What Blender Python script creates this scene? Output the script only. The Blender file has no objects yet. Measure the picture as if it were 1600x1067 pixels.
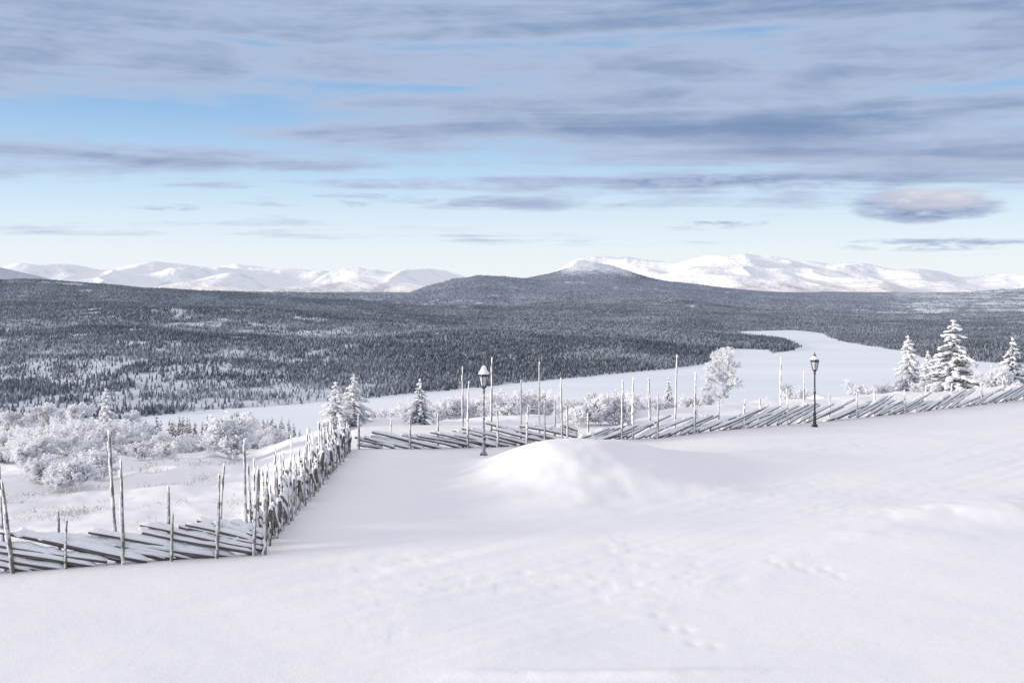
import bpy, math, random
import numpy as np
from mathutils import Vector, Matrix
random.seed(7); RNG=np.random.RandomState(11)
sc=bpy.context.scene
sc.view_settings.view_transform='Standard'
try: sc.view_settings.look='None'
except Exception: pass
sc.view_settings.exposure=0
F=1556.0; CH=5.3; LAKE=-95.0
COL=sc.collection
# ---------------------------------------------------------------- noise
LAT=[np.random.RandomState(s).rand(256,256) for s in range(12)]
def vn(x,y,s=0):
    x=np.asarray(x,float); y=np.asarray(y,float)
    ix=np.floor(x).astype(int); iy=np.floor(y).astype(int)
    fx=x-ix; fy=y-iy; fx=fx*fx*fx*(fx*(fx*6-15)+10); fy=fy*fy*fy*(fy*(fy*6-15)+10)
    L=LAT[s%12]; a=L[ix%256,iy%256]; b=L[(ix+1)%256,iy%256]; c=L[ix%256,(iy+1)%256]; d=L[(ix+1)%256,(iy+1)%256]
    return (a*(1-fx)+b*fx)*(1-fy)+(c*(1-fx)+d*fx)*fy
def fbm(x,y,o=4,s=0,g=.5):
    t=0;a=1;n=0
    for i in range(o):
        t=t+a*vn(x*2**i+17.3*i,y*2**i+9.1*i,s+i); n+=a; a*=g
    return t/n
def sst(a,b,x):
    t=np.clip((x-a)/(b-a),0,1); return t*t*(3-2*t)
# ---------------------------------------------------------------- materials
def newmat(name):
    m=bpy.data.materials.new(name); m.use_nodes=True
    nt=m.node_tree; b=nt.nodes['Principled BSDF']; b.inputs['Roughness'].default_value=.8
    try: b.inputs['Specular IOR Level'].default_value=.2
    except Exception: pass
    return m,nt,b
def N(nt,t,**k):
    n=nt.nodes.new(t)
    for a,v in k.items(): setattr(n,a,v)
    return n
def noise(nt,scale,det=4,rough=.55,vec=None,dist=0):
    n=N(nt,'ShaderNodeTexNoise'); n.inputs['Scale'].default_value=scale; n.inputs['Detail'].default_value=det
    n.inputs['Roughness'].default_value=rough; n.inputs['Distortion'].default_value=dist
    if vec is not None: nt.links.new(vec,n.inputs['Vector'])
    return n.outputs['Fac']
def ramp(nt,fac,stops):
    r=N(nt,'ShaderNodeValToRGB'); e=r.color_ramp.elements
    while len(e)<len(stops): e.new(.5)
    for i,(p,c) in enumerate(stops):
        e[i].position=p; e[i].color=(c[0],c[1],c[2],1) if not isinstance(c,(int,float)) else (c,c,c,1)
    nt.links.new(fac,r.inputs['Fac']); return r.outputs['Color']
def mixc(nt,f,a,b,mode='MIX'):
    m=N(nt,'ShaderNodeMix',data_type='RGBA',blend_type=mode)
    for s,v in ((0,f),(6,a),(7,b)):
        if isinstance(v,bpy.types.NodeSocket): nt.links.new(v,m.inputs[s])
        elif isinstance(v,(int,float)): m.inputs[s].default_value=v if s==0 else (v,v,v,1)
        else: m.inputs[s].default_value=(*v,1)
    return m.outputs[2]
def math_(nt,op,a,b=None,clamp=False):
    m=N(nt,'ShaderNodeMath',operation=op); m.use_clamp=clamp
    for i,v in enumerate((a,b)):
        if v is None: continue
        if isinstance(v,bpy.types.NodeSocket): nt.links.new(v,m.inputs[i])
        else: m.inputs[i].default_value=v
    return m.outputs[0]
def pos(nt): return N(nt,'ShaderNodeNewGeometry').outputs['Position']
def nrm(nt,i=2):
    s=N(nt,'ShaderNodeSeparateXYZ'); nt.links.new(N(nt,'ShaderNodeNewGeometry').outputs['Normal'],s.inputs[0]); return s.outputs[i]
def bump(nt,b,h,st,dist):
    n=N(nt,'ShaderNodeBump'); n.inputs['Strength'].default_value=st; n.inputs['Distance'].default_value=dist
    nt.links.new(h,n.inputs['Height']); nt.links.new(n.outputs[0],b.inputs['Normal'])
M_SNOW,nt,b=newmat('yard_snow')
p=pos(nt)
c=ramp(nt,noise(nt,.35,5,.6,p),[(.3,(.885,.88,.91)),(.7,(.92,.912,.935))])
nt.links.new(c,b.inputs['Base Color'])
mp=N(nt,'ShaderNodeMapping'); mp.inputs['Rotation'].default_value=(0,0,-.69); nt.links.new(p,mp.inputs[0])
mp2=N(nt,'ShaderNodeMapping'); mp2.inputs['Scale'].default_value=(.5,3.2,1); nt.links.new(mp.outputs[0],mp2.inputs[0])
h=math_(nt,'ADD',math_(nt,'MULTIPLY',noise(nt,1.5,6,.58,p),.9),math_(nt,'MULTIPLY',noise(nt,22,4,.6,p),.22))
h=math_(nt,'ADD',h,math_(nt,'MULTIPLY',noise(nt,1,6,.65,mp2.outputs[0]),.55))
bump(nt,b,h,.30,.06)
M_LUMP,nt,b=newmat('fresh_snow'); p=pos(nt)
nt.links.new(ramp(nt,noise(nt,9,3,.6,p),[(.3,(.86,.87,.9)),(.7,(.93,.93,.95))]),b.inputs['Base Color'])
bump(nt,b,noise(nt,35,3,.6,p),.5,.02)
M_LAKE,nt,b=newmat('lake_snow'); p=pos(nt)
mp=N(nt,'ShaderNodeMapping'); mp.inputs['Scale'].default_value=(.002,.008,.01); mp.inputs['Rotation'].default_value=(0,0,.5); nt.links.new(p,mp.inputs[0])
nt.links.new(ramp(nt,noise(nt,1,6,.6,mp.outputs[0]),[(.3,(.77,.82,.90)),(.65,(.88,.9,.94))]),b.inputs['Base Color'])
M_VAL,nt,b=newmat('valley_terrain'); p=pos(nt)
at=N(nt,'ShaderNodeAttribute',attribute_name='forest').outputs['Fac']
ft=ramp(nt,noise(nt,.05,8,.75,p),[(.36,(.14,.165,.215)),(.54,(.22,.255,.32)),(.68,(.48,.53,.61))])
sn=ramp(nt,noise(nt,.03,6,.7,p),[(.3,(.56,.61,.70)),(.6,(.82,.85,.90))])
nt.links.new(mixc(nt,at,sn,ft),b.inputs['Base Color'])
M_MNT,nt,b=newmat('mountain_snow'); p=pos(nt)
at=N(nt,'ShaderNodeAttribute',attribute_name='low').outputs['Fac']
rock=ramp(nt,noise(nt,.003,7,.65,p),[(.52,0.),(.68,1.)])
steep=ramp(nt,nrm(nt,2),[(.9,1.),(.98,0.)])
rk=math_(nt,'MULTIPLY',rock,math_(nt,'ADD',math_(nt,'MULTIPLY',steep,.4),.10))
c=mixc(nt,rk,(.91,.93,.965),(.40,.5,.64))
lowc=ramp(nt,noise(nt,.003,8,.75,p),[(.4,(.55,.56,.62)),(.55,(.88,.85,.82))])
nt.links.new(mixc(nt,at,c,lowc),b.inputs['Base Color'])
bump(nt,b,noise(nt,.0018,5,.55,p),1,130)
def haze_fac(nt):
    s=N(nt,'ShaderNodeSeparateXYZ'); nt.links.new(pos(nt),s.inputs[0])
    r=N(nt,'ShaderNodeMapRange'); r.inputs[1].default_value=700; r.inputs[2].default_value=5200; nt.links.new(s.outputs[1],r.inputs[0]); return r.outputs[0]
M_FOR,nt,b=newmat('frosted_spruce_hazed')
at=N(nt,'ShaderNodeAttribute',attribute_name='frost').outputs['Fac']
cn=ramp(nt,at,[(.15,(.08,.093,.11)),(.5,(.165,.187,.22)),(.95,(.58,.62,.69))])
c_haze=ramp(nt,at,[(.15,(.155,.19,.25)),(.5,(.23,.27,.34)),(.95,(.45,.51,.60))])
nt.links.new(mixc(nt,haze_fac(nt),cn,c_haze),b.inputs['Base Color'])  # aerial haze painted into the base colour: paler and bluer with distance
M_NEED,nt,b=newmat('spruce_needles'); p=pos(nt)
up=math_(nt,'ADD',math_(nt,'MULTIPLY',nrm(nt,2),.25),noise(nt,3.5,3,.7,p))
nt.links.new(ramp(nt,up,[(.45,(.04,.05,.05)),(.58,(.13,.15,.16)),(.8,(.7,.72,.77))]),b.inputs['Base Color'])
M_NEEDM,nt,b=newmat('half_frosted_needles'); p=pos(nt)
nt.links.new(ramp(nt,noise(nt,5,4,.75,p),[(.34,(.06,.07,.075)),(.5,(.24,.27,.29)),(.64,(.8,.82,.85))]),b.inputs['Base Color'])
M_NEEDF,nt,b=newmat('frosted_needles'); p=pos(nt)
nt.links.new(ramp(nt,noise(nt,4,3,.7,p),[(.3,(.30,.32,.35)),(.43,(.62,.65,.69)),(.56,(.92,.92,.94))]),b.inputs['Base Color'])
M_BARK,nt,b=newmat('bark'); p=pos(nt)
nt.links.new(ramp(nt,noise(nt,12,4,.7,p),[(.35,(.08,.07,.065)),(.6,(.3,.28,.27)),(.75,(.8,.8,.84))]),b.inputs['Base Color'])
M_FROST,nt,b=newmat('hoar_frost_twigs'); p=pos(nt)
nt.links.new(ramp(nt,noise(nt,2.0,4,.7,p),[(.25,(.82,.82,.85)),(.36,(.94,.94,.96)),(.5,(.98,.98,.99))]),b.inputs['Base Color'])
tl=N(nt,'ShaderNodeBsdfTranslucent'); tl.inputs['Color'].default_value=(.97,.98,1,1)
ms=N(nt,'ShaderNodeMixShader'); ms.inputs[0].default_value=.5
out=nt.nodes['Material Output']; nt.links.new(b.outputs[0],ms.inputs[1]); nt.links.new(tl.outputs[0],ms.inputs[2]); nt.links.new(ms.outputs[0],out.inputs[0])
M_HEATH,nt,b=newmat('heather'); p=pos(nt)
nt.links.new(ramp(nt,noise(nt,6,3,.7,p),[(.36,(.3,.27,.26)),(.5,(.84,.84,.86))]),b.inputs['Base Color'])
M_WOOD,nt,b=newmat('weathered_wood'); tc=N(nt,'ShaderNodeTexCoord').outputs['Object']
mp=N(nt,'ShaderNodeMapping'); mp.inputs['Scale'].default_value=(2,30,30); nt.links.new(tc,mp.inputs[0])
nt.links.new(ramp(nt,noise(nt,1,5,.7,mp.outputs[0]),[(.3,(.06,.055,.05)),(.6,(.17,.16,.15)),(.85,(.38,.37,.36))]),b.inputs['Base Color'])
M_POST,nt,b=newmat('frosted_pole'); p=pos(nt)
mp=N(nt,'ShaderNodeMapping'); mp.inputs['Scale'].default_value=(10,10,5); nt.links.new(p,mp.inputs[0])
f=math_(nt,'ADD',noise(nt,1,5,.75,mp.outputs[0]),math_(nt,'MULTIPLY',nrm(nt,0),-.14))
nt.links.new(ramp(nt,f,[(.36,(.15,.138,.125)),(.47,(.40,.385,.365)),(.57,(.84,.84,.87))]),b.inputs['Base Color'])
bump(nt,b,f,.8,.02)
M_IRON,nt,b=newmat('black_iron'); p=pos(nt); b.inputs['Roughness'].default_value=.5
nt.links.new(ramp(nt,noise(nt,25,4,.7,p),[(.5,(.025,.027,.03)),(.72,(.35,.36,.39))]),b.inputs['Base Color'])
M_IRONF,nt,b=newmat('frosted_iron'); p=pos(nt)
nt.links.new(ramp(nt,noise(nt,16,4,.75,p),[(.44,(.05,.05,.055)),(.54,(.35,.36,.39)),(.66,(.72,.73,.77))]),b.inputs['Base Color'])
M_GLASS,nt,b=newmat('frosted_lamp_glass'); b.inputs['Roughness'].default_value=.25
nt.links.new(ramp(nt,noise(nt,14,3,.6,pos(nt)),[(.35,(.4,.42,.45)),(.7,(.68,.69,.72))]),b.inputs['Base Color'])
M_CABIN,nt,b=newmat('dark_timber')
nt.links.new(ramp(nt,noise(nt,3,4,.7,pos(nt)),[(.4,(.03,.025,.022)),(.7,(.08,.065,.055))]),b.inputs['Base Color'])
M_WIN,nt,b=newmat('window_glass'); b.inputs['Roughness'].default_value=.1
nt.links.new(ramp(nt,noise(nt,2,2,.5,pos(nt)),[(.4,(.05,.06,.08)),(.7,(.1,.11,.13))]),b.inputs['Base Color'])
# ---------------------------------------------------------------- mesh helpers
def mesh_np(name,V,Fc,mats,attr=None,smooth=True,midx=None):
    V=np.asarray(V,np.float32); Fc=np.asarray(Fc,np.int32)
    me=bpy.data.meshes.new(name); k=Fc.shape[1]
    me.vertices.add(len(V)); me.vertices.foreach_set('co',V.ravel())
    me.loops.add(Fc.size); me.loops.foreach_set('vertex_index',Fc.ravel())
    me.polygons.add(len(Fc)); me.polygons.foreach_set('loop_start',np.arange(0,Fc.size,k,dtype=np.int32))
    try: me.polygons.foreach_set('loop_total',np.full(len(Fc),k,np.int32))
    except Exception: pass
    me.polygons.foreach_set('use_smooth',np.full(len(Fc),smooth,bool))
    for m in mats: me.materials.append(m)
    if midx is not None: me.polygons.foreach_set('material_index',np.asarray(midx,np.int32))
    if attr:
        for n,a in attr.items():
            t=me.attributes.new(n,'FLOAT','POINT'); t.data.foreach_set('value',np.asarray(a,np.float32).ravel())
    me.update(calc_edges=True); me.validate(); return me
class Buf:
    def __init__(s): s.v=[];s.f=[];s.m=[]
    def tube(s,p0,p1,r0,r1,n=3,m=0,cap=False):
        p0=Vector(p0);p1=Vector(p1); d=(p1-p0)
        if d.length<1e-6: return
        d.normalize(); a=d.orthogonal().normalized(); b=d.cross(a); i=len(s.v)
        for p,r in((p0,r0),(p1,r1)):
            for k in range(n):
                t=2*math.pi*k/n; s.v.append(tuple(p+(a*math.cos(t)+b*math.sin(t))*r))
        for k in range(n):
            s.f.append((i+k,i+(k+1)%n,i+n+(k+1)%n,i+n+k)); s.m.append(m)
        if cap: s.f.append(tuple(i+n+k for k in range(n))); s.m.append(m); s.f.append(tuple(i+n-1-k for k in range(n))); s.m.append(m)
    def loft(s,rings,m=0,closed=True,caps=True):
        i=len(s.v); n=len(rings[0])
        for r in rings: s.v+= [tuple(q) for q in r]
        for j in range(len(rings)-1):
            for k in range(n if closed else n-1):
                s.f.append((i+j*n+k,i+j*n+(k+1)%n,i+(j+1)*n+(k+1)%n,i+(j+1)*n+k)); s.m.append(m)
        if caps:
            s.f.append(tuple(i+n-1-k for k in range(n))); s.m.append(m)
            o=i+(len(rings)-1)*n; s.f.append(tuple(o+k for k in range(n))); s.m.append(m)
    def blob(s,c,rx,ry,rz,m=0,rot=0,sh=None):
        V_,F_=sh or ICO
        i=len(s.v); cr,sr=math.cos(rot),math.sin(rot)
        for v in V_:
            j=random.uniform(.8,1.2); x=v[0]*rx*j; y=v[1]*ry*j; z=v[2]*rz*j
            s.v.append((c[0]+x*cr-y*sr,c[1]+x*sr+y*cr,c[2]+z))
        for f in F_: s.f.append(tuple(i+k for k in f)); s.m.append(m)
    def mesh(s,name,mats,smooth=True):
        me=bpy.data.meshes.new(name); me.from_pydata(s.v,[],s.f)
        for m in mats: me.materials.append(m)
        me.polygons.foreach_set('material_index',s.m); me.polygons.foreach_set('use_smooth',[smooth]*len(s.f)); me.update(); return me
g=(1+5**.5)/2
_iv=[(-1,g,0),(1,g,0),(-1,-g,0),(1,-g,0),(0,-1,g),(0,1,g),(0,-1,-g),(0,1,-g),(g,0,-1),(g,0,1),(-g,0,-1),(-g,0,1)]
_n=(1+g*g)**.5
ICO=([(a/_n,b_/_n,c_/_n) for a,b_,c_ in _iv],[(0,11,5),(0,5,1),(0,1,7),(0,7,10),(0,10,11),(1,5,9),(5,11,4),(11,10,2),(10,7,6),(7,1,8),(3,9,4),(3,4,2),(3,2,6),(3,6,8),(3,8,9),(4,9,5),(2,4,11),(6,2,10),(8,6,7),(9,8,1)])
OCT=([(1,0,0),(-1,0,0),(0,1,0),(0,-1,0),(0,0,1),(0,0,-1)],[(0,2,4),(2,1,4),(1,3,4),(3,0,4),(2,0,5),(1,2,5),(3,1,5),(0,3,5)])
def obj(name,me,parent=None,loc=(0,0,0),rot=(0,0,0),scl=(1,1,1)):
    o=bpy.data.objects.new(name,me); COL.objects.link(o); o.location=loc; o.rotation_euler=rot; o.scale=scl
    if parent is not None: o.parent=parent
    return o
def top(o,label,cat,group=None):
    o['label']=label; o['category']=cat
    if group: o['group']=group
    return o
def struct(o,label,cat='terrain'):
    o['kind']='structure'; o['label']=label; o['category']=cat
# ---------------------------------------------------------------- near ground
UK=[-600,0,400,550,900,1000,1300,1600,2200]; YE=[22,24,26,33.2,34.5,35,41,46,52]
def near_z(x,y,detail=True):
    x=np.asarray(x,float); y=np.asarray(y,float)
    u=800+x/np.maximum(y,6)*F
    ye=np.interp(u,UK,YE); d=np.maximum(0,y-ye)
    z=-np.where(d<12,d*d/140.,12*12/140.+.17*(d-12))
    z=z-np.maximum(0,d-40)*.04-np.maximum(0,d-60)*.01
    wild=sst(0,8,d)+sst(-5.3,-6.2,x)*sst(45,30,y)*sst(19.5,22.5,y)*.5
    z=z-.25*sst(-5.3,-7,x)*sst(19.5,22,y)
    z=z+(fbm(x/8,y/8,2,1)-.5)*.2
    z=z+wild*(fbm(x/3.,y/3.,4,3)-.5)*.8
    far=sst(60,140,y); z=z+far*(fbm(x/30,y/30,4,5)-.5)*7
    if detail:
        yard=1-np.clip(wild,0,1)
        X=x-1.35; Y=y-26.9
        r=np.sqrt((X/np.where(X<0,2.35,2.9))**2+(Y/2.9)**2)
        r=r*(1+.22*(fbm(x*.6,y*.6,3,2)-.5))
        z=z+1.02*np.exp(-(r*1.1)**2.15)+np.exp(-(r*1.0)**2)*(fbm(x*1.0,y*1.0,3,4)-.5)*.14
        for (a,b_,ra,rb,hh) in ((4.7,25.0,1.3,.9,.13),(3.9,28.2,1.7,1.6,.28),(6.5,29.5,3,1.2,.13),(10.4,22.6,2.3,1.0,.18),(12.2,23.3,1.6,.9,.16),(-4.0,30.8,1.5,.9,.1),(8.2,20.5,2.2,1.2,.08),(3.0,33.0,1.2,.8,.15)):
            q=np.exp(-(((x-a)/ra)**2+((y-b_)/rb)**2)); z=z+hh*q*(.8+.5*fbm(x*1.0,y*1.0,3,6))
        dx,dy=.77,.64
        w=-(x+1.15)*dy+(y-17.9)*dx; l=(x+1.15)*dx+(y-17.9)*dy
        band=sst(-4.5,-2.5,w)*sst(5.5,3.,w)*sst(-7,1,l)
        wob=w+.35*(fbm(l/6,w*0+3,2,7)-.5)
        rut=(fbm(wob*2.0,l/22,3,8)-.5)*.035+(fbm(wob*6,l/10,2,9)-.5)*.026
        z=z+yard*band*rut
        z=z+yard*(fbm(x*.4,y*.7,2,2)-.5)*.035
        for (w0,amp,l0,l1) in ((-3.3,.04,-4,26),(4.4,.05,-2,20)):
            e=np.exp(-((wob-w0)/.4)**2)*sst(l0,l0+3,l)*sst(l1,l1-4,l)
            z=z+yard*e*amp*(fbm(l*.9,w,3,5))
        tr=sst(.50,.72,fbm(x/2.6,y/2.6,2,10))*band
        z=z-yard*tr*.008*sst(.4,.75,vn(x*4.6,y*4.6,11))
        lip=np.exp(-((y-13.55-.25*(fbm(x/2,y*0,2,3)-.5)-(x-.5)*.04)/.16)**2)*sst(-1.6,0,x)*sst(4,2,x)
        z=z+lip*.05*(.5+fbm(x*2,y*2,2,1))
        for fx,fy in FOOT:
            z=z-.018*np.exp(-(((x-fx)/.10)**2+((y-fy)/.12)**2))
    return np.maximum(z,-98)
FOOT=[]
for (a,b_,c_,d_,n) in ((2.3,16.0,3.0,14.6,5),(4.9,18.8,5.9,18.2,6)):
    for i in range(n):
        t=i/(n-1); s=(-1)**i*.12
        FOOT.append((a+(c_-a)*t+s*.5+random.uniform(-.07,.07),b_+(d_-b_)*t+s+random.uniform(-.07,.07)))
def grid(nx,ny,t0,t1,y0,y1,off):
    t=np.linspace(t0,t1,nx); y=np.exp(np.linspace(math.log(y0),math.log(y1),ny))
    T,Y=np.meshgrid(t,y); X=T*(Y+off)
    i=np.arange(nx*ny).reshape(ny,nx)
    Q=np.stack([i[:-1,:-1],i[:-1,1:],i[1:,1:],i[1:,:-1]],-1).reshape(-1,4)
    return X,Y,Q
X,Y,Q=grid(760,860,-.72,.72,4,540,6)
Z=near_z(X,Y)
o=obj('ground',mesh_np('ground',np.stack([X,Y,Z],-1).reshape(-1,3),Q,[M_SNOW]))
struct(o,'snow-covered yard and slope with tracks and drifts','ground')
def nz(x,y): return float(near_z(np.array([x]),np.array([y]))[0])
# ---------------------------------------------------------------- lake outline
def W(u,v,z=LAKE):
    y=F*(CH-z)/(v-440.); return ((u-800)/F*y,y)
far=[(-500,720),(-200,690),(60,668),(180,657),(250,650),(330,642),(420,636),(520,628),(600,620),(700,611),(800,600),(900,590),(1000,581),(1085,573),(1120,565),(1118,551),(1150,545),(1195,547),(1205,553),(1235,549),(1254,542),(1243,534),(1215,528),(1160,522),(1155,518),(1240,516),(1280,521),(1302,531),(1345,539),(1405,549),(1440,558),(1500,564),(1600,570),(1750,594),(1900,640)]
POLY=[W(u,v) for u,v in far]
POLY+= [(700,430),(-700,430)]
PA=np.array(POLY)
def sdist(x,y):
    x=np.asarray(x,float); y=np.asarray(y,float)
    wob=18*(fbm(x/60,y/60,3,6)-.5)
    d=np.full(x.shape,1e9); ins=np.zeros(x.shape,bool); n=len(PA)
    for i in range(n):
        a=PA[i]; b_=PA[(i+1)%n]; e=b_-a; L=(e**2).sum()
        t=np.clip(((x-a[0])*e[0]+(y-a[1])*e[1])/L,0,1)
        d=np.minimum(d,np.hypot(x-a[0]-t*e[0],y-a[1]-t*e[1]))
        cr=((a[1]>y)!=(b_[1]>y))
        xi=a[0]+(y-a[1])/(e[1] if abs(e[1])>1e-9 else 1e-9)*e[0]
        ins^= cr&(x<xi)
    return np.where(ins,-d,d)+wob
# ---------------------------------------------------------------- valley terrain
CK={-500:[(740,665),(1000,572),(1500,492),(2200,448),(3000,428),(3600,440),(5500,470),(7000,400),(8000,440),(9000,464)],
0:[(740,660),(1000,583),(1500,508),(2200,466),(3000,439),(3600,447),(5500,468),(7000,417),(8000,445),(9000,464)],
80:[(740,660),(1000,583),(1500,507),(2200,466),(3000,440),(3600,447),(5500,468),(7000,436),(8000,455),(9000,464)],
160:[(740,655),(1000,580),(1500,507),(2200,466),(3000,443),(3600,449),(5500,468),(7000,462),(9000,464)],
300:[(760,650),(1050,575),(1600,508),(2300,472),(3000,452),(3600,458),(5500,468),(9000,464)],
450:[(800,640),(1150,568),(1700,512),(2400,477),(3200,458),(3800,463),(5500,468),(9000,464)],
620:[(880,618),(1300,556),(1900,510),(2700,480),(3600,462),(4200,466),(5500,468),(9000,466)],
670:[(930,612),(1400,545),(2200,497),(3200,470),(4300,448),(5200,456),(9000,466)],
710:[(930,612),(1400,545),(2200,497),(3200,468),(4400,437),(5200,449),(9000,466)],
745:[(960,605),(1450,540),(2400,491),(3300,465),(4600,431),(5300,442),(9000,466)],
790:[(980,600),(1500,537),(2500,489),(3400,465),(4700,433),(5400,441),(9000,466)],
840:[(1000,595),(1500,538),(2500,487),(3700,457),(4800,437),(5600,432),(6300,440),(9000,466)],
870:[(1050,590),(1500,540),(2500,487),(4000,452),(5000,433),(5800,425),(6400,433),(9000,466)],
900:[(1060,588),(1500,540),(2500,487),(4000,452),(5000,431),(5500,420),(5900,415),(6500,424),(9000,466)],
928:[(1070,587),(1500,540),(2500,487),(4000,452),(5000,430),(5500,418),(5900,411),(6500,422),(9000,466)],
960:[(1070,587),(1500,540),(2500,487),(4000,452),(5000,431),(5500,421),(5900,416),(6500,422),(9000,466)],
995:[(1080,585),(1500,540),(2600,486),(4000,453),(5100,437),(5800,429),(6400,438),(9000,466)],
1060:[(1120,578),(1600,538),(2600,486),(4000,456),(5200,443),(5900,446),(9000,468)],
1150:[(1300,558),(1800,527),(2600,491),(4000,464),(5200,453),(5900,457),(9000,466)],
1250:[(1520,543),(1900,523),(2800,488),(4000,470),(5200,461),(5900,464),(9000,466)],
1400:[(1700,537),(2200,511),(3000,489),(4200,473),(5500,465),(6000,467),(9000,466)],
1600:[(1245,566),(1500,545),(2200,512),(3200,485),(4500,467),(5500,451),(6200,457),(9000,466)],
2200:[(1245,566),(1500,535),(2200,500),(3200,470),(4500,450),(5500,436),(6200,446),(9000,466)]}
KU=sorted(CK)
def terr(x,y):
    x=np.asarray(x,float); y=np.asarray(y,float)
    u=800+x/y*F; cols=[]
    for k in KU:
        ys=np.array([q[0] for q in CK[k]]); zs=np.array([CH-(q[1]-440)*q[0]/F for q in CK[k]])
        cols.append(np.interp(np.log(y),np.log(ys),zs))
    C=np.stack(cols,0); idx=np.clip(np.searchsorted(KU,u)-1,0,len(KU)-2)
    K=np.array(KU,float); t=np.clip((u-K[idx])/(K[idx+1]-K[idx]),0,1)
    z0=np.take_along_axis(C,idx[None],0)[0]; z1=np.take_along_axis(C,(idx+1)[None],0)[0]
    z=z0+(z1-z0)*t
    z=np.maximum(z,-93)
    amp=np.interp(y,[700,1300,2300,3100,4200,9000],[.2,1.1,1.3,.7,.5,.5])
    z=z+(fbm(x/500,y/380,5,3)-.5)*40*amp+(fbm(x/120,y/120,4,8)-.5)*8*np.clip(amp,.5,1)
    d=sdist(x,y)
    s=sst(0,170,d)
    z=np.where(d>0,LAKE-1+1.6*sst(0,12,d)+(np.maximum(z,-93)-LAKE)*s,LAKE-2.5)
    return z,d
def forest(x,y,d):
    u=800+x/y*F
    n=fbm(x/150,y/150,5,2,.65); m=fbm(x/35,y/45,4,9)
    left=sst(760,380,u+(fbm(x/200,y/200,3,5)-.5)*300)
    thr=.28+left*np.interp(y,[700,1000,1400,2200],[.20,.18,.11,.04])
    thr=thr+sst(1300,1450,u)*np.interp(y,[1200,2600,3600,5000],[0,.13,.23,.22])
    f=sst(thr-.09,thr+.09,n*.45+m*.55)
    f=np.maximum(f,.22)
    peak=sst(4950,5500,y+(m-.5)*700)*sst(860,895,u+(n-.5)*40)*sst(1008,970,u+(n-.5)*40)
    f=f*(1-.9*peak)
    f=np.where((y>6300)&(u<200),.45,f)
    return f*sst(1,5,d)
X,Y,Q=grid(1000,520,-.74,.74,500,9200,0)
Z,D=terr(X,Y); Fo=forest(X,Y,D)
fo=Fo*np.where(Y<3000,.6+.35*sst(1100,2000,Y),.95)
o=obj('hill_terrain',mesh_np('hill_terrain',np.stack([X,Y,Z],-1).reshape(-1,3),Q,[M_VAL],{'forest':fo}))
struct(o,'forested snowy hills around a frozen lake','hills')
me=bpy.data.meshes.new('frozen_lake'); me.from_pydata([(-1600,430,LAKE),(1600,430,LAKE),(1900,2500,LAKE),(-1600,2500,LAKE)],[],[(0,1,2,3)]); me.materials.append(M_LAKE)
struct(obj('frozen_lake',me),'frozen lake covered in smooth snow','lake')
# ---------------------------------------------------------------- mountains
MK=[(-600,420),(-200,405),(0,421),(20,417),(60,420),(100,418),(150,425),(200,415),(240,409),(290,413),(330,418),(370,412),(400,416),(430,420),(480,424),(520,429),(560,424),(600,429),(650,423),(690,430),(720,438),(780,438),(830,433),(870,424),(900,407),(930,401),(980,401),(1020,408),(1045,415),(1080,407),(1110,402),(1150,398),(1165,396),(1200,401),(1250,408),(1290,413),(1320,410),(1350,412),(1400,421),(1440,419),(1475,425),(1500,433),(1540,430),(1570,427),(1600,431),(1900,415),(2200,425)]
X,Y,Q=grid(1200,260,-.74,.74,8600,24000,0)
U=800+X/Y*F; cv=np.interp(U,[k[0] for k in MK],[k[1] for k in MK])
yc=16500+1500*(fbm(U/160,U*0,2,4)-.5)
cz=CH+(440-cv)*yc/F
s=np.clip((Y-8600)/(yc-8600),0,1)
prof=np.clip((s-.28)/.72,0,1); prof=prof**1.15
Z=-150+(cz+150)*prof
rid=1-np.abs(fbm(X/1700,Y/3200,3,1)*2-1)
Z=Z+(rid-.72)*640*np.sin(np.pi*np.clip(prof,0,1)**.8)+(fbm(X/1000,Y/1300,3,6)-.5)*190*sst(.1,.5,prof)*(1-.6*sst(.9,1,prof))
Z=np.where(Y>yc,cz-(Y-yc)*.12+(fbm(X/700,Y/900,4,6)-.5)*24,Z)
low=sst(.2,.02,prof)*np.ones_like(X)
o=obj('mountain_range',mesh_np('mountain_range',np.stack([X,Y,Z],-1).reshape(-1,3),Q,[M_MNT],{'low':low}))
struct(o,'sunlit snow-covered mountain range on the horizon','mountains')
# ---------------------------------------------------------------- far forest
def proto(tiers,sides,seed,rad=.17):
    r=np.random.RandomState(seed); V=[];T=[];A=[]
    for k in range(tiers):
        z0=.06+.8*k/tiers; z1=min(1,z0+1.35/tiers+.1) if k<tiers-1 else 1
        R=rad*(1-z0)**.85+.015; i=len(V)
        V.append((r.uniform(-.01,.01),r.uniform(-.01,.01),z1)); A.append(.25)
        for j in range(sides):
            a=2*math.pi*(j+.5*k)/sides+r.uniform(-.15,.15); q=R*(1.15 if j%2 else .7)*r.uniform(.85,1.2)
            V.append((q*math.cos(a),q*math.sin(a),z0+r.uniform(-.03,.03))); A.append(r.uniform(-.3,.2))
        for j in range(sides): T.append((i,i+1+j,i+1+(j+1)%sides))
    return np.array(V),np.array(T),np.array(A)
def scatter(n,y0,y1,rs):
    y=np.sqrt(rs.uniform(y0*y0,y1*y1,n)); t=rs.uniform(-.62,.62,n); x=t*y
    z,d=terr(x,y); f=forest(x,y,d)
    ok=(rs.rand(n)<f)&(d>2.5)
    return x[ok],y[ok],z[ok]
rs=np.random.RandomState(5)
VV=[];TT=[];AA=[];off=0
indiv=[]
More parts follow.
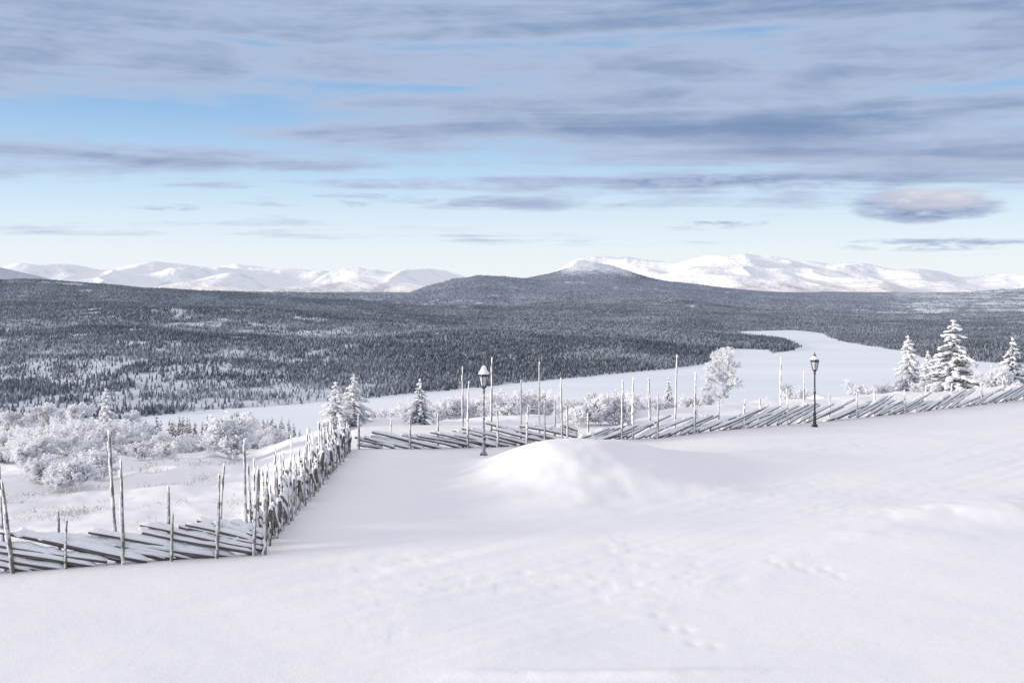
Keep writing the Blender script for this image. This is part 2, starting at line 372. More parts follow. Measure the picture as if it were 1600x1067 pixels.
for zi,(n,y0,y1,ti,si,h0,h1,rad) in enumerate(((100000,660,1500,3,6,2.4,6.8,.17),(170000,1500,3000,2,4,2.8,5.4,.22),(105000,3000,6200,1,4,3.2,5,.45))):
    x,y,z=scatter(n,y0,y1,rs)
    h=rs.uniform(h0,h1,len(x))*(.7+.6*fbm(x/90,y/90,2,4))
    fr=rs.uniform(.12,.62,len(x))+.42*(fbm(x/220,y/170,3,7)-.5)
    u=800+x/y*F
    fr=fr+.16*sst(700,550,u)*sst(1500,1100,y)
    if zi==0:
        vb=440+F*(CH-z)/y
        sc_=np.where((u>5)&(u<1595)&(vb<662),h/y,0); o_=np.argsort(-sc_)[:230]
        for i in o_: indiv.append((x[i],y[i],z[i],h[i]))
        m=np.ones(len(x),bool); m[o_]=False
        x,y,z,h,fr=x[m],y[m],z[m],h[m],fr[m]
    for p_ in range(4):
        sel=np.arange(len(x))%4==p_
        PV,PT,PAt=proto(ti,si,p_+10*zi,rad)
        a=rs.uniform(0,6.28,sel.sum()); c_,s_=np.cos(a),np.sin(a); hh=h[sel]; wd=hh*rs.uniform(.75,1.25,sel.sum())
        vx=(PV[None,:,0]*c_[:,None]-PV[None,:,1]*s_[:,None])*wd[:,None]+x[sel][:,None]
        vy=(PV[None,:,0]*s_[:,None]+PV[None,:,1]*c_[:,None])*wd[:,None]+y[sel][:,None]
        vz=PV[None,:,2]*hh[:,None]+z[sel][:,None]-.3
        VV.append(np.stack([vx,vy,vz],-1).reshape(-1,3)); k=sel.sum()
        TT.append((PT[None]+(np.arange(k)*len(PV))[:,None,None]+off).reshape(-1,3)); off+=k*len(PV)
        AA.append((fr[sel][:,None]+PAt[None]*.8).ravel())
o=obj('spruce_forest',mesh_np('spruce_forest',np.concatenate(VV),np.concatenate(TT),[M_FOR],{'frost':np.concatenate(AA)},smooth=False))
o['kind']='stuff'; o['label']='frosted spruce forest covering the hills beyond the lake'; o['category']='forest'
# ---------------------------------------------------------------- spruces
def spruce(seed,frost,levels=17,br=9,wid=.2,detail=1.0,big=1.0,zj=.034):
    random.seed(seed)
    t=Buf()
    prev=(0,0,-.03)
    for k in range(1,8):
        z=k/7; q=(random.uniform(-.006,.006),random.uniform(-.006,.006),z*.985)
        t.tube(prev,q,.02*(1-(k-1)/7)+.003,.02*(1-k/7)+.003,6); prev=q
    c=Buf()
    for L in range(levels):
        f=L/(levels-1); z=.07+.9*f
        nb=max(4,int(br*(1-.45*f)))
        for j in range(nb):
            a=2*math.pi*(j+random.uniform(-.35,.35))/nb+L*.7
            ln=(wid*(1-f)**.8+.014)*random.uniform(.5,1.35)
            if random.random()<.09: continue
            ca,sa=math.cos(a),math.sin(a); z0=z+random.uniform(-zj,zj)*(1-f*.5)
            droop=random.uniform(.25,.75)
            P=lambda s:(ca*ln*s,sa*ln*s,z0+ln*(.12*s-droop*s*s))
            c.tube(P(0),P(.5),.004,.003,3,0); c.tube(P(.5),P(1),.003,.001,3,0)
            nt_=int(6*detail)
            for k in range(nt_):
                s=.15+.85*k/(nt_-1); b0=P(s)
                for sg in (-1,1):
                    tl=ln*.42*(1.15-s)*random.uniform(.7,1.3)+.008
                    aa=a+sg*random.uniform(.6,1.1); dz=-random.uniform(.15,.8)*tl
                    tip=(b0[0]+math.cos(aa)*tl,b0[1]+math.sin(aa)*tl,b0[2]+dz)
                    w=.006+.05*tl; i=len(c.v)
                    px_,py_=-math.sin(aa)*w,math.cos(aa)*w
                    mid=[(b0[q]+tip[q])/2 for q in range(3)]
                    c.v+=[b0,(mid[0]+px_,mid[1]+py_,mid[2]-w*.6),tip,(mid[0]-px_,mid[1]-py_,mid[2]-w*.6)]
                    c.f.append((i,i+1,i+2,i+3)); c.m.append(0)
                    i=len(c.v)
                    c.v+=[b0,(mid[0],mid[1],mid[2]+w*.3),tip,(mid[0],mid[1],mid[2]-w*2.2)]
                    c.f.append((i,i+1,i+2,i+3)); c.m.append(0)
            ns=3+int(ln*26)
            for k in range(ns):
                if random.random()>frost: continue
                s=.3+.7*(k+random.random()*.5)/ns; b0=P(min(s,1))
                r=(.012+ln*.055)*random.uniform(.45,1.3)*big
                c.blob((b0[0]+random.uniform(-.4,.4)*r,b0[1]+random.uniform(-.4,.4)*r,b0[2]+r*.3),r*1.5,r,r*.6,1,a)
    for k in range(3): c.blob((0,0,.94+.025*k),.008,.008,.016,1)
    return t,c
def tree_pair(name,seed,frost,needle,**k):
    t,c=spruce(seed,frost,**k)
    return (t.mesh(name+'_trunk',[M_BARK]),c.mesh(name+'_crown',[needle,M_LUMP],False))
SP_D=[tree_pair('spruce',40+i,.4,M_NEED,wid=.17+.03*(i%2)) for i in range(3)]
SP_F=[tree_pair('frosty',60+i,.9,M_NEEDF,wid=.23+.03*(i%2),levels=20,big=1.1) for i in range(3)]
SP_B=[tree_pair('laden',80+i,.8,M_NEEDM,wid=.26,levels=20,br=9,big=1.2,zj=.055) for i in range(2)]
def place_tree(pair,x,y,z,h,label,group=None,cat='spruce tree',name='spruce_tree',w=1.0):
    e=bpy.data.objects.new(name,None); COL.objects.link(e); e.empty_display_size=.3
    e.location=(x,y,z); e.rotation_euler=(random.uniform(-.03,.03),random.uniform(-.03,.03),random.uniform(0,6.28)); e.scale=(h*w,h*w,h)
    obj('trunk',pair[0],e); obj('crown',pair[1],e)
    return top(e,label,cat,group)
def at(u,y,vtop=None,h=None):
    x=(u-800)/F*y; z=nz(x,y)-.1
    if vtop is not None: h=CH-(vtop-440)*y/F-z
    return x,y,z,h
def grow(bf,p,d,L,r,depth,spread,up,tw,segs=3,fr=.3,fs=2.6):
    p=Vector(p); d=Vector(d).normalized()
    for s in range(segs):
        d=(d+Vector((random.gauss(0,.16),random.gauss(0,.16),random.gauss(0,.1)+up*.1))).normalized()
        q=p+d*(L/segs); r2=max(tw,r*.82)
        bf.tube(p,q,r,r2,5 if r>.02 else 3); p=q; r=r2
        if depth<=1 and random.random()<fr:
            k=tw*fs*random.uniform(.7,1.3); bf.blob((q.x,q.y,q.z+k*.3),k*1.2,k,k*.8,0,random.uniform(0,3),OCT)
        if depth>0:
            for k in range(2 if s<segs-1 else 3):
                a=random.uniform(0,6.28); o1=d.orthogonal().normalized(); o2=d.cross(o1)
                nd=(d+(o1*math.cos(a)+o2*math.sin(a))*spread*random.uniform(.6,1.3)).normalized()
                grow(bf,p,nd,L*random.uniform(.5,.72),max(tw,r*.6),depth-1,spread,up,tw,segs,fr,fs)
def shrub(seed,stems=5,depth=3,tw=.012,spread=.72):
    random.seed(seed); b_=Buf()
    for i in range(stems):
        a=6.28*i/stems+random.uniform(-.4,.4); k=random.uniform(.2,.65)
        grow(b_,(.08*math.cos(a),.08*math.sin(a),-.05),(k*math.cos(a),k*math.sin(a),1),random.uniform(.42,.62),.02,depth,spread,.6,tw,3,.32,2.6)
    return b_.mesh('shrub',[M_FROST],False)
SHR=[shrub(100+i,stems=4+(i%2),depth=3) for i in range(6)]
def birch(seed):
    random.seed(seed); t=Buf(); c=Buf(); p=Vector((0,0,-.05))
    for s in range(9):
        q=p+Vector((random.uniform(-.015,.015),random.uniform(-.015,.015),.1)); r=.02*(1-s/10)
        t.tube(p,q,r+.002,r,6)
        if s>1:
            pr=math.sin(math.pi*(s-1)/8.5)**.6
            for k in range(3):
                a=random.uniform(0,6.28); nd=Vector((math.cos(a),math.sin(a),random.uniform(.3,1.1)))
                grow(c,q,nd,random.uniform(.14,.25)*pr,.006,3,.6,.2,.003,3,.3,3.0)
        p=q
    return t.mesh('birch_trunk',[M_FROST]),c.mesh('birch_crown',[M_FROST],False)
BIR=[birch(130+i) for i in range(3)]
random.seed(21)
LB='snow-laden spruce tree with drooping white branches behind the fence'
place_tree(SP_F[0],*at(524,37,596),LB,'trees behind the fence',w=1.4)
place_tree(SP_F[1],*at(553,38,584),LB,'trees behind the fence',w=1.45)
place_tree(SP_B[1],*at(656,38,592),'small dark spruce with snow clumps on its branches','trees behind the fence',w=1.05)
place_tree(SP_B[0],*at(1487,60,500),'large spruce heavy with thick snow behind the fence','trees behind the fence',w=1.4)
place_tree(SP_F[2],*at(1421,62,524),LB,'trees behind the fence',w=1.15)
place_tree(SP_F[1],*at(1452,64,548),LB,'trees behind the fence',w=1.1)
place_tree(SP_B[1],*at(1582,63,527),LB,'trees behind the fence',w=1.1)
place_tree(SP_F[0],*at(1548,66,570),LB,'trees behind the fence')
place_tree(SP_B[1],*at(1046,60,590),'small snowy spruce standing behind the pole fence','trees behind the fence',w=.7)
place_tree(SP_F[2],*at(165,58,606),LB,'trees behind the fence',w=1.0)
place_tree(SP_F[0],*at(1014,64,606),LB,'trees behind the fence',w=.7)
for u,y,v,w_ in ((1130,58,550,1.0),(1106,62,606,1.0),(921,50,618,.8),(948,54,630,.9),(905,44,640,.8),(375,62,648,1),(352,64,654,1),(60,62,640,1),(125,60,638,1),(200,62,650,1),(20,60,650,1),(90,64,645,1)):
    place_tree(BIR[random.randrange(3)],*at(u,y,v),'leafless birch tree thickly coated in white hoar frost','frosted birches','birch tree','birch_tree',w=w_)
for i in range(60):
    c_=random.random()
    if c_<.5: u,y=random.uniform(222,338),random.uniform(72,92); vt=random.uniform(645,662)
    elif c_<.65: u,y=random.uniform(412,452),random.uniform(72,90); vt=random.uniform(650,662)
    elif c_<.75: u,y=random.uniform(468,500),random.uniform(75,95); vt=random.uniform(650,664)
    else: u,y=random.uniform(0,520),random.uniform(95,150); vt=random.uniform(654,670)
    x,y,z,h=at(u,y,vt)
    if h<1.5 or h>14: h=3
    place_tree(SP_D[i%3],x,y,z,h,'dark young spruce with light snow on the slope','young spruces on the slope',w=.85)
for u,v in ((598,650),(612,655),(686,652),(700,657)):
    place_tree(SP_D[1],*at(u,90,v),'dark young spruce with light snow on the slope','young spruces on the slope',w=.8)
def put_shrub(u,y,s,i):
    x=(u-800)/F*y; z=nz(x,y)
    o=obj('shrub',SHR[i%6],None,(x,y,z),(0,0,random.uniform(0,6.28)),(s*random.uniform(.9,1.3),s*random.uniform(.9,1.3),s))
    top(o,'leafless shrub covered in white hoar frost','shrub','frosted shrubs behind the fence')
k=0
for i in range(88):
    y=random.uniform(33,68); u=random.uniform(-60,360+ (y-31)*4); s=random.uniform(.6,1.3)+(y-31)*.013
    if 215<u<345 or u>405: s*=.62
    put_shrub(u,y,s,k); k+=1
for i in range(24):
    y=random.uniform(26,34); u=random.uniform(-60,170); put_shrub(u,y,random.uniform(.35,.8),k); k+=1
for i in range(75):
    y=random.uniform(44,74); u=random.uniform(560,985); put_shrub(u,y,random.uniform(.7,1.25),k); k+=1
for i in range(14):
    y=random.uniform(36.5,42); u=random.uniform(885,990); put_shrub(u,y,random.uniform(.5,.95),k); k+=1
for i in range(40):
    y=random.uniform(56,84); u=random.uniform(1000,1640); put_shrub(u,y,random.uniform(.8,1.3),k); k+=1
hb=Buf()
for i in range(240):
    y=random.uniform(21,36); u=random.uniform(-40,380) if random.random()<.4 else random.uniform(-40,130); x=(u-800)/F*y
    if x>-6: continue
    if vn(x/1.6,y/1.6,3)<.5: continue
    z=nz(x,y)
    for j in range(16):
        a=random.uniform(0,6.28); l=random.uniform(.06,.22); bx,by=x+random.gauss(0,.2),y+random.gauss(0,.2)
        hb.tube((bx,by,z-.03),(bx+math.cos(a)*l*.8,by+math.sin(a)*l*.8,z+l*random.uniform(.3,.9)),.009,.006,3)
o=obj('heather_ground_cover',hb.mesh('heather',[M_HEATH,M_LUMP]))
o['kind']='stuff'; o['label']='frosted heather and grass tufts poking through the snow'; o['category']='ground cover'
def midspruce(seed):
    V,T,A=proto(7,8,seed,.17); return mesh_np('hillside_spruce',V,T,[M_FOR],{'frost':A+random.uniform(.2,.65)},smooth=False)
MS=[midspruce(200+i) for i in range(8)]
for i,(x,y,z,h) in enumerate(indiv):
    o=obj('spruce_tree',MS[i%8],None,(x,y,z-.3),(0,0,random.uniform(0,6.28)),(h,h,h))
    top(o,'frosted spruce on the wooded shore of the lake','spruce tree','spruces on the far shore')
# ---------------------------------------------------------------- fences
def rail_mesh(seed,L=2.7,sf=1.0,r0a=.040,r0b=.054):
    random.seed(seed); b_=Buf(); n=14; rings=[];sn=[]
    r0=random.uniform(r0a,r0b); ox=random.uniform(0,50)
    for i in range(n+1):
        t=i/n; x=t*L; cy=.02*math.sin(t*3+seed); cz=.02*math.sin(t*4+seed*2); r=r0*(1.1-.35*t)
        rings.append([(x,cy+r*math.cos(6.283*k/6)*random.uniform(.85,1.1),cz+r*math.sin(6.283*k/6)*random.uniform(.85,1.1)) for k in range(6)])
        h=(.008+.075*float(vn(ox+t*7,seed*3.3,2))+.04*float(vn(ox+t*19,seed,4)))*sf
        if i in(0,n): h=.003
        w=r*1.08
        sn.append([(x,cy-w,cz+r*.35),(x,cy-w*.95,cz+r*.7+h*.45),(x,cy-w*.3,cz+r+h),(x,cy+w*.35,cz+r+h*.95),(x,cy+w*.95,cz+r*.7+h*.4),(x,cy+w,cz+r*.35)])
    b_.loft(rings,0); b_.loft(sn,1)
    for k in range(4 if sf>1.3 else 3):
        t=random.uniform(.2,1); b_.blob((t*L,.0,r0*1.1),.12,.065,.06,1)
    return b_.mesh('rail',[M_WOOD,M_LUMP])
RAILS=[rail_mesh(300+i,sf=.95) for i in range(9)]
RAILN=[rail_mesh(310+i,sf=1.1,r0a=.044,r0b=.058) for i in range(8)]
RAILT=[rail_mesh(320+i,sf=1.6) for i in range(7)]
def post_mesh(seed):
    random.seed(seed); b_=Buf(); rings=[]; ax,ay=random.uniform(-.03,.03),random.uniform(-.03,.03)
    for i in range(15):
        t=i/14; r=(.037-.015*t)*random.uniform(.86,1.16)
        rings.append([(ax*math.sin(t*3.1)+r*math.cos(6.283*k/7)*random.uniform(.88,1.12),ay*math.sin(t*3.1)+r*math.sin(6.283*k/7)*random.uniform(.88,1.12),t) for k in range(7)])
    b_.loft(rings,0)
    b_.blob((0,0,1.0),.028,.028,.03,1)
    for k in range(9):
        z=random.uniform(.05,.95); b_.blob((-.024,-.020,z),.02,.022,.05,1)
    return b_.mesh('post',[M_POST,M_LUMP])
POSTS=[post_mesh(340+i) for i in range(7)]
def fence(A,B,slant,posts,label,step=.34,theta=.33,L=2.7,seed=1,splay=0.0,rails=None,zoff=0.0,irr=.12):
    random.seed(seed); rails=rails or RAILS
    e=bpy.data.objects.new('roundpole_fence',None); COL.objects.link(e); e.location=(A[0],A[1],nz(*A))
    top(e,label,'fence','pole fences around the yard')
    A=Vector(A);B=Vector(B); D=B-A; ln=D.length; D.normalize(); phi=math.atan2(D.y,D.x); Pn=Vector((-D.y,D.x))
    run=L*math.cos(theta)
    s=-run*.55
    while s<ln-.25*run:
        th=theta*random.uniform(1-irr,1+irr); l=random.uniform(.7,1.08)
        p=A+D*(s if slant>0 else s+run)+Pn*random.uniform(-.04,.04)
        z=random.uniform(-.03,.08)+zoff
        if slant>0 and s<0:
            p=A+D*(-.2); l*=max(.35,1+s/run); z+=(-s)*math.tan(theta)*.7
        if slant<0 and s<0: l*=max(.3,1+s/run)
        if slant<0 and s+run>ln:
            ex=s+run-ln; p=A+D*(ln+.2); l*=max(.35,1-ex/run); z+=ex*math.tan(theta)*.6
        z+=nz(p.x,p.y)
        ph=(phi if slant>0 else phi+math.pi)+random.uniform(-splay,splay)
        o=obj('rail',random.choice(rails),e,(p.x-e.location.x,p.y-e.location.y,z-e.location.z),(0,-th,ph),(l*L/2.7,1.1,1.0))
        s+=step*random.uniform(.65,1.35)
    for (t,h,lean,side) in posts:
        p=A+D*(t*ln)+Pn*(.1*side); z=nz(p.x,p.y)-.08
        M=Matrix.Rotation(phi,4,'Z')@Matrix.Rotation(lean,4,'Y')@Matrix.Rotation(random.uniform(-.03,.03),4,'X')
        r=M.to_euler(); k=random.uniform(.85,1.15)
        obj('post',random.choice(POSTS),e,(p.x-e.location.x,p.y-e.location.y,z-e.location.z),(r.x,r.y,r.z),(k,k,h+.08))
    return e
def tt(u,A,B):
    k=(u-800)/F; dx,dy=B[0]-A[0],B[1]-A[1]; return (k*A[1]-A[0])/(dx-k*dy)
A1=(-12.3,17.2);B1=(-5.05,19.5)
P=[(tt(u,A1,B1),h,l,s) for u,h,l,s in ((-60,1.6,0,1),(8,1.95,-.06,1),(22,1.7,-.1,-1),(95,1.05,-.05,1),(104,.9,.02,-1),(183,2.45,-.06,1),(193,1.95,-.02,-1),(263,1.4,0,1),(268,.9,.03,-1),(338,1.6,.03,-1),(343,1.75,.05,1),(388,2.2,-.03,1),(396,1.7,.05,-1),(405,1.6,.0,1),(412,1.3,.04,-1))]
fence(A1,B1,-1,P,'weathered roundpole fence with slanting snow-topped rails',seed=3,step=.28,theta=.28,splay=.035,rails=RAILN,irr=.18)
A2=(-5.05,19.5);B2=(-5.15,31.2)
random.seed(9); P=[]; t=.015
while t<1.0:
    hh=2.0-.85*t
    P.append((t,hh*random.uniform(.72,1.05),random.uniform(-.06,.06),1.2)); P.append((t+.006,hh*random.uniform(.6,.85),random.uniform(-.06,.06),-1.4)); t+=random.uniform(.036,.056)
fence(A2,B2,-1,P,'densely staked roundpole fence running away downhill, caked in snow',seed=5,step=.17,theta=.46,L=1.85,splay=.22,rails=RAILT,irr=.18)
A3=(-5.1,31.2);B3=(1.97,33.0)
P=[(tt(u,A3,B3),h,l,s) for u,h,l,s in ((560,1.1,0,-1),(612,.9,0,1),(640,1.0,0,-1),(685,1.1,0,1),(724,2.55,0,1),(730,2.1,.02,-1),(768,2.85,0.01,1),(776,1.2,0,-1),(815,2.1,0,1),(822,1.3,.03,-1),(845,2.65,0,1),(850,1.4,0,-1),(868,1.4,0,1),(877,2.1,-.02,-1),(885,1.2,0,-1))]
fence(A3,B3,-1,P,'low slanting-rail pole fence with snow on its rails',seed=7,step=.36,theta=.24,splay=.04,L=2.4,irr=.2)
A4=(2.35,32.1);B4=(25.5,46.2)
P=[(tt(u,A4,B4),h,l,s) for u,h,l,s in ((922,1.0,0,1),(968,1.5,0,-1),(976,1.9,0,1),(986,2.0,.03,-1),(992,1.7,0,1),(1018,2.0,.0,1),(1024,1.5,.02,-1),(1057,2.7,.06,1),(1082,2.1,0,-1),(1090,1.2,0,1),(1125,1.1,0,1),(1160,1.0,0,-1),(1190,1.0,0,1),(1223,2.45,0,1),(1228,1.3,0,-1),(1259,1.9,0,1),(1298,1.0,0,1),(1335,1.0,0,-1),(1370,1.0,0,1),(1410,.95,0,-1),(1450,1.0,0,1),(1490,1.0,0,1),(1530,1.0,0,-1),(1570,1.0,0,1),(1610,1.0,0,1))]
fence(A4,B4,1,P,'long roundpole fence with steep snow-topped rails',seed=8,step=.44,theta=.25,L=2.4,splay=.05,irr=.28)
# ---------------------------------------------------------------- lamps
def lathe(prof,n,m=0,rot=0,bf=None):
    b_=bf or Buf()
    b_.loft([[(r*math.cos(6.28318*k/n+rot),r*math.sin(6.28318*k/n+rot),z) for k in range(n)] for r,z in prof],m); return b_
pole=lathe([(.12,-.1),(.12,.05),(.085,.1),(.06,.14),(.05,.45),(.065,.48),(.065,.52),(.036,.56),(.032,1.25),(.05,1.28),(.05,1.32),(.03,1.36),(.026,1.95),(.05,1.99),(.03,2.03),(.035,2.08)],12)
ME_POLE=pole.mesh('pole',[M_IRONF])
polet=pole.mesh('pole_dark',[M_IRON])
lan=lathe([(.03,2.06),(.09,2.1),(.1,2.13),(.1,2.15)],6)
for k in range(6):
    a=6.28318*k/6; lan.tube((.098*math.cos(a),.098*math.sin(a),2.14),(.175*math.cos(a),.175*math.sin(a),2.44),.014,.014,5)
lathe([(.17,2.43),(.195,2.44),(.195,2.46),(.17,2.47)],6,bf=lan)
ME_LAN=lan.mesh('lantern',[M_IRON],False)
ME_GL=lathe([(.088,2.15),(.163,2.43)],6).mesh('glass',[M_GLASS],False)
ME_ROOF=lathe([(.215,2.465),(.2,2.49),(.13,2.56),(.075,2.62),(.07,2.66),(.085,2.67),(.05,2.7),(.012,2.73),(.02,2.76),(.004,2.8)],6).mesh('roof',[M_IRON],False)
random.seed(4)
cap=Buf(); rings=[]
for r,z in [(.18,2.51),(.195,2.53),(.165,2.58),(.11,2.65),(.095,2.70),(.07,2.74),(.02,2.78)]:
    rings.append([(r*random.uniform(.93,1.07)*math.cos(6.283*k/12),r*random.uniform(.93,1.07)*math.sin(6.283*k/12),z) for k in range(12)])
cap.loft(rings,0); ME_CAP=cap.mesh('snow_cap',[M_LUMP])
cap2=Buf(); rings=[]
for r,z in [(.17,2.52),(.15,2.575),(.1,2.625),(.06,2.66)]:
    rings.append([(r*random.uniform(.9,1.08)*math.cos(6.283*k/12)-.02,r*random.uniform(.9,1.1)*math.sin(6.283*k/12),z) for k in range(12)])
cap2.loft(rings,0); ME_CAP2=cap2.mesh('snow_cap_small',[M_LUMP])
def lamp(x,y,s,mpole,mcap,label,rot):
    e=bpy.data.objects.new('street_lamp',None); COL.objects.link(e); e.location=(x,y,nz(x,y)-.02); e.scale=(s,s,s); e.rotation_euler=(0,0,rot)
    top(e,label,'street lamp','lamps along the yard edge')
    obj('pole',mpole,e); l=obj('lantern',ME_LAN,e,scl=(.88,.88,1)); obj('glass',ME_GL,l); obj('lamp_roof',ME_ROOF,l); obj('snow_cap',mcap,l)
lamp((756-800)/F*30.6,30.6,1.0,ME_POLE,ME_CAP,'frost-coated lamp post with snow-capped hexagonal lantern',.2)
lamp((1273-800)/F*36.4,36.4,.98,polet,ME_CAP2,'black iron lamp post with dark hexagonal lantern by the fence',.3)
# ---------------------------------------------------------------- cabins
def cabin(x,y,z,w,d,h,rh,rot,label,sn=.3):
    e=bpy.data.objects.new('cabin',None); COL.objects.link(e); e.location=(x,y,z); e.rotation_euler=(0,0,rot); top(e,label,'cabin')
    b_=Buf(); hw,hd=w/2,d/2
    b_.v=[(-hw,-hd,-1),(hw,-hd,-1),(hw,hd,-1),(-hw,hd,-1),(-hw,-hd,h),(hw,-hd,h),(hw,hd,h),(-hw,hd,h),(0,-hd,h+rh),(0,hd,h+rh)]
    b_.f=[(0,1,5,8,4),(1,2,6,5),(2,3,7,9,6),(3,0,4,7)]; b_.m=[0]*4
    obj('wall',b_.mesh('wall',[M_CABIN],False),e)
    r=Buf(); o_=.12+w*.04
    for s in(-1,1):
        i=len(r.v); a=(0,h+rh+.04); c_=(s*(hw+o_),h-o_*rh/hw+.04)
        for yy in(-hd-o_,hd+o_):
            r.v+=[(a[0],yy,a[1]),(c_[0],yy,c_[1]),(c_[0],yy,c_[1]+.08),(a[0],yy,a[1]+.08),(c_[0]*1.01,yy,c_[1]+.08+sn*.8),(a[0],yy,a[1]+.08+sn)]
        for q,m in(((0,1,2,3),0),((3,2,4,5),1)):
            r.f.append(tuple(i+k for k in q)); r.m.append(m); r.f.append(tuple(i+6+k for k in q[::-1])); r.m.append(m)
        for q,m in(((0,1),0),((1,2),0),((2,4),1),((4,5),1)):
            r.f.append((i+q[0],i+q[1],i+6+q[1],i+6+q[0])); r.m.append(m)
    obj('roof',r.mesh('roof',[M_CABIN,M_LUMP],False),e)
    dw=min(.4,w*.15)
    dd=Buf(); dd.v=[(-dw,-hd-.03,0),(dw,-hd-.03,0),(dw,-hd-.03,h*.9),(-dw,-hd-.03,h*.9)]; dd.f=[(0,1,2,3)]; dd.m=[0]
    obj('door',dd.mesh('door',[M_WOOD],False),e)
    ww=Buf(); ww.v=[(hw*.5,-hd-.03,h*.45),(hw*.85,-hd-.03,h*.45),(hw*.85,-hd-.03,h*.8),(hw*.5,-hd-.03,h*.8)]; ww.f=[(0,1,2,3)]; ww.m=[0]
    obj('window',ww.mesh('window',[M_WIN],False),e)
y=72; x=(1276-800)/F*y; cabin(x,y,CH-(620-440)*y/F-1.75,1.2,2,1.2,.42,.15,'small dark timber hut with snowy gable roof',.1)
y=56; x=(963-800)/F*y; cabin(x,y,CH-(656-440)*y/F-1.5,.55,1.2,1.2,.2,-.1,'narrow dark shed half buried behind the fence',.06)
y=905; x=(1352-800)/F*y; cabin(x,y,LAKE-.2,11,5,1.1,.7,.05,'long dark boathouse on the frozen shore',.12)
# ---------------------------------------------------------------- light
sd=Vector((-.90,-.26,.125)).normalized(); el=math.asin(sd.z)
L=bpy.data.lights.new('sun','SUN'); L.energy=4.0; L.angle=math.radians(9); L.color=(1,.915,.80)
lo=bpy.data.objects.new('sun',L); COL.objects.link(lo); lo.rotation_euler=sd.to_track_quat('Z','Y').to_euler()
w=bpy.data.worlds.new('World'); sc.world=w; w.use_nodes=True; nt=w.node_tree
bg=nt.nodes['Background']; bg.inputs['Strength'].default_value=1
tc=N(nt,'ShaderNodeTexCoord').outputs['Generated']
sx=N(nt,'ShaderNodeSeparateXYZ'); nt.links.new(tc,sx.inputs[0]); x_,y_,z_=sx.outputs
zc=math_(nt,'MAXIMUM',z_,0.0)
az=math_(nt,'ARCTAN2',x_,y_)
sky=N(nt,'ShaderNodeTexSky'); sky.sky_type='NISHITA'; sky.sun_disc=False; sky.sun_elevation=el; sky.sun_rotation=math.atan2(sd.x,sd.y)
z3=math_(nt,'MULTIPLY',zc,3.0,True)
clear=ramp(nt,z3,[(0,(.86,.91,.93)),(.10,(.79,.88,.94)),(.20,(.66,.81,.93)),(.34,(.46,.66,.88)),(.5,(.29,.50,.79)),(.8,(.17,.37,.68)),(1,(.14,.32,.63))])
clear=mixc(nt,1.0,clear,mixc(nt,1.0,sky.outputs[0],(.008,.008,.008),'MULTIPLY'),'ADD')
den=math_(nt,'ADD',zc,.05)
px=math_(nt,'DIVIDE',x_,den); py=math_(nt,'DIVIDE',y_,den)
cb=N(nt,'ShaderNodeCombineXYZ'); nt.links.new(math_(nt,'MULTIPLY',px,.34),cb.inputs[0]); nt.links.new(py,cb.inputs[1]); cb.inputs[2].default_value=8.1
n1=noise(nt,.6,10,.6,cb.outputs[0],.3)
cb2=N(nt,'ShaderNodeCombineXYZ'); nt.links.new(math_(nt,'MULTIPLY',az,9.0),cb2.inputs[0]); nt.links.new(math_(nt,'MULTIPLY',z_,38.0),cb2.inputs[1]); cb2.inputs[2].default_value=1.3
n3=noise(nt,1.0,10,.64,cb2.outputs[0],.35)
cb3=N(nt,'ShaderNodeCombineXYZ'); nt.links.new(math_(nt,'MULTIPLY',az,1.8),cb3.inputs[0]); nt.links.new(math_(nt,'MULTIPLY',z_,32.0),cb3.inputs[1]); cb3.inputs[2].default_value=4.6
n4=noise(nt,1.0,3,.5,cb3.outputs[0],.5)
n2=noise(nt,1.3,7,.55,cb.outputs[0],.2)
bias=ramp(nt,z3,[(0,.18),(.12,.31),(.20,.42),(.28,.50),(.36,.555),(.5,.60),(.65,.635),(.8,.64),(1,.7)])
azr=N(nt,'ShaderNodeMapRange',interpolation_type='SMOOTHSTEP'); azr.inputs[1].default_value=-.12; azr.inputs[2].default_value=.36; nt.links.new(az,azr.inputs[0])
zr=ramp(nt,z3,[(.28,0.),(.36,1.),(.75,1.),(.9,.8)])
dn=math_(nt,'ADD',math_(nt,'ADD',n1,math_(nt,'SUBTRACT',bias,.5)),math_(nt,'MULTIPLY',math_(nt,'MULTIPLY',azr.outputs[0],zr),.19))
dn=math_(nt,'ADD',dn,math_(nt,'MULTIPLY',math_(nt,'SUBTRACT',n3,.5),.50))
dn=math_(nt,'ADD',dn,math_(nt,'MULTIPLY',math_(nt,'SUBTRACT',n4,.5),.75))
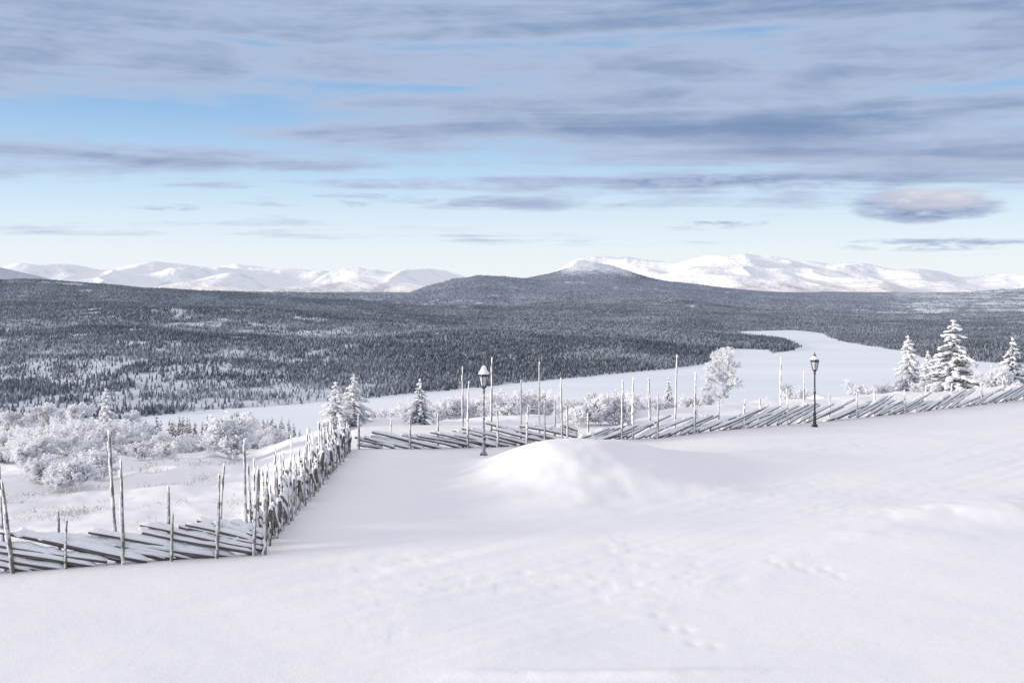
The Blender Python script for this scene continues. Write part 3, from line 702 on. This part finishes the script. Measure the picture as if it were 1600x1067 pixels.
def cell(a0,z0,ra,rz,amp):
    q=math_(nt,'ADD',math_(nt,'POWER',math_(nt,'ABSOLUTE',math_(nt,'DIVIDE',math_(nt,'SUBTRACT',az,a0),ra)),2.0),math_(nt,'POWER',math_(nt,'ABSOLUTE',math_(nt,'DIVIDE',math_(nt,'SUBTRACT',z_,z0),rz)),2.0))
    return math_(nt,'MULTIPLY',math_(nt,'MAXIMUM',math_(nt,'SUBTRACT',1.0,q),0.0),amp)
cbr=ramp(nt,noise(nt,3.2,6,.6,cb2.outputs[0],.4),[(.35,.25),(.6,1.)])
tot=None
for c_ in ((.395,.070,.075,.018,.46),(.19,.057,.10,.009,.30),(.39,.034,.13,.008,.32),(.25,.095,.18,.012,.2),(-.12,.079,.2,.010,.24),(-.3,.115,.25,.014,.12),(-.33,.07,.07,.005,.25),(.02,.098,.3,.008,.16)):
    q=cell(*c_); tot=q if tot is None else math_(nt,'ADD',tot,q)
dn=math_(nt,'ADD',dn,math_(nt,'MULTIPLY',tot,cbr))
mr=N(nt,'ShaderNodeMapRange',interpolation_type='SMOOTHSTEP'); mr.inputs[1].default_value=.43; mr.inputs[2].default_value=.65; nt.links.new(dn,mr.inputs[0])
thick=N(nt,'ShaderNodeMapRange',interpolation_type='SMOOTHSTEP'); thick.inputs[1].default_value=.56; thick.inputs[2].default_value=.92; nt.links.new(dn,thick.inputs[0])
cc=mixc(nt,thick.outputs[0],(.46,.55,.73),(.19,.28,.47))
cc=mixc(nt,ramp(nt,n2,[(.44,0.),(.72,.3)]),cc,(.48,.50,.65))
lt=math_(nt,'MULTIPLY',cell(.40,.077,.06,.013,1.3),cbr,True)
cc=mixc(nt,lt,cc,(.70,.69,.76))
final=mixc(nt,math_(nt,'MULTIPLY',mr.outputs[0],.93),clear,cc)
hi=N(nt,'ShaderNodeMapRange',interpolation_type='SMOOTHSTEP'); hi.inputs[1].default_value=.30; hi.inputs[2].default_value=.55; nt.links.new(z_,hi.inputs[0])
final=mixc(nt,hi.outputs[0],final,(.815,.81,.865))
nt.links.new(final,bg.inputs['Color'])
# ---------------------------------------------------------------- camera
cam=bpy.data.cameras.new('Camera'); cam.sensor_width=36; cam.lens=36*F/1600; cam.shift_y=-93.5/1600
cam.clip_start=.1; cam.clip_end=60000
co=bpy.data.objects.new('Camera',cam); COL.objects.link(co); co.location=(0,0,CH); co.rotation_euler=(math.radians(90),0,0)
sc.camera=co
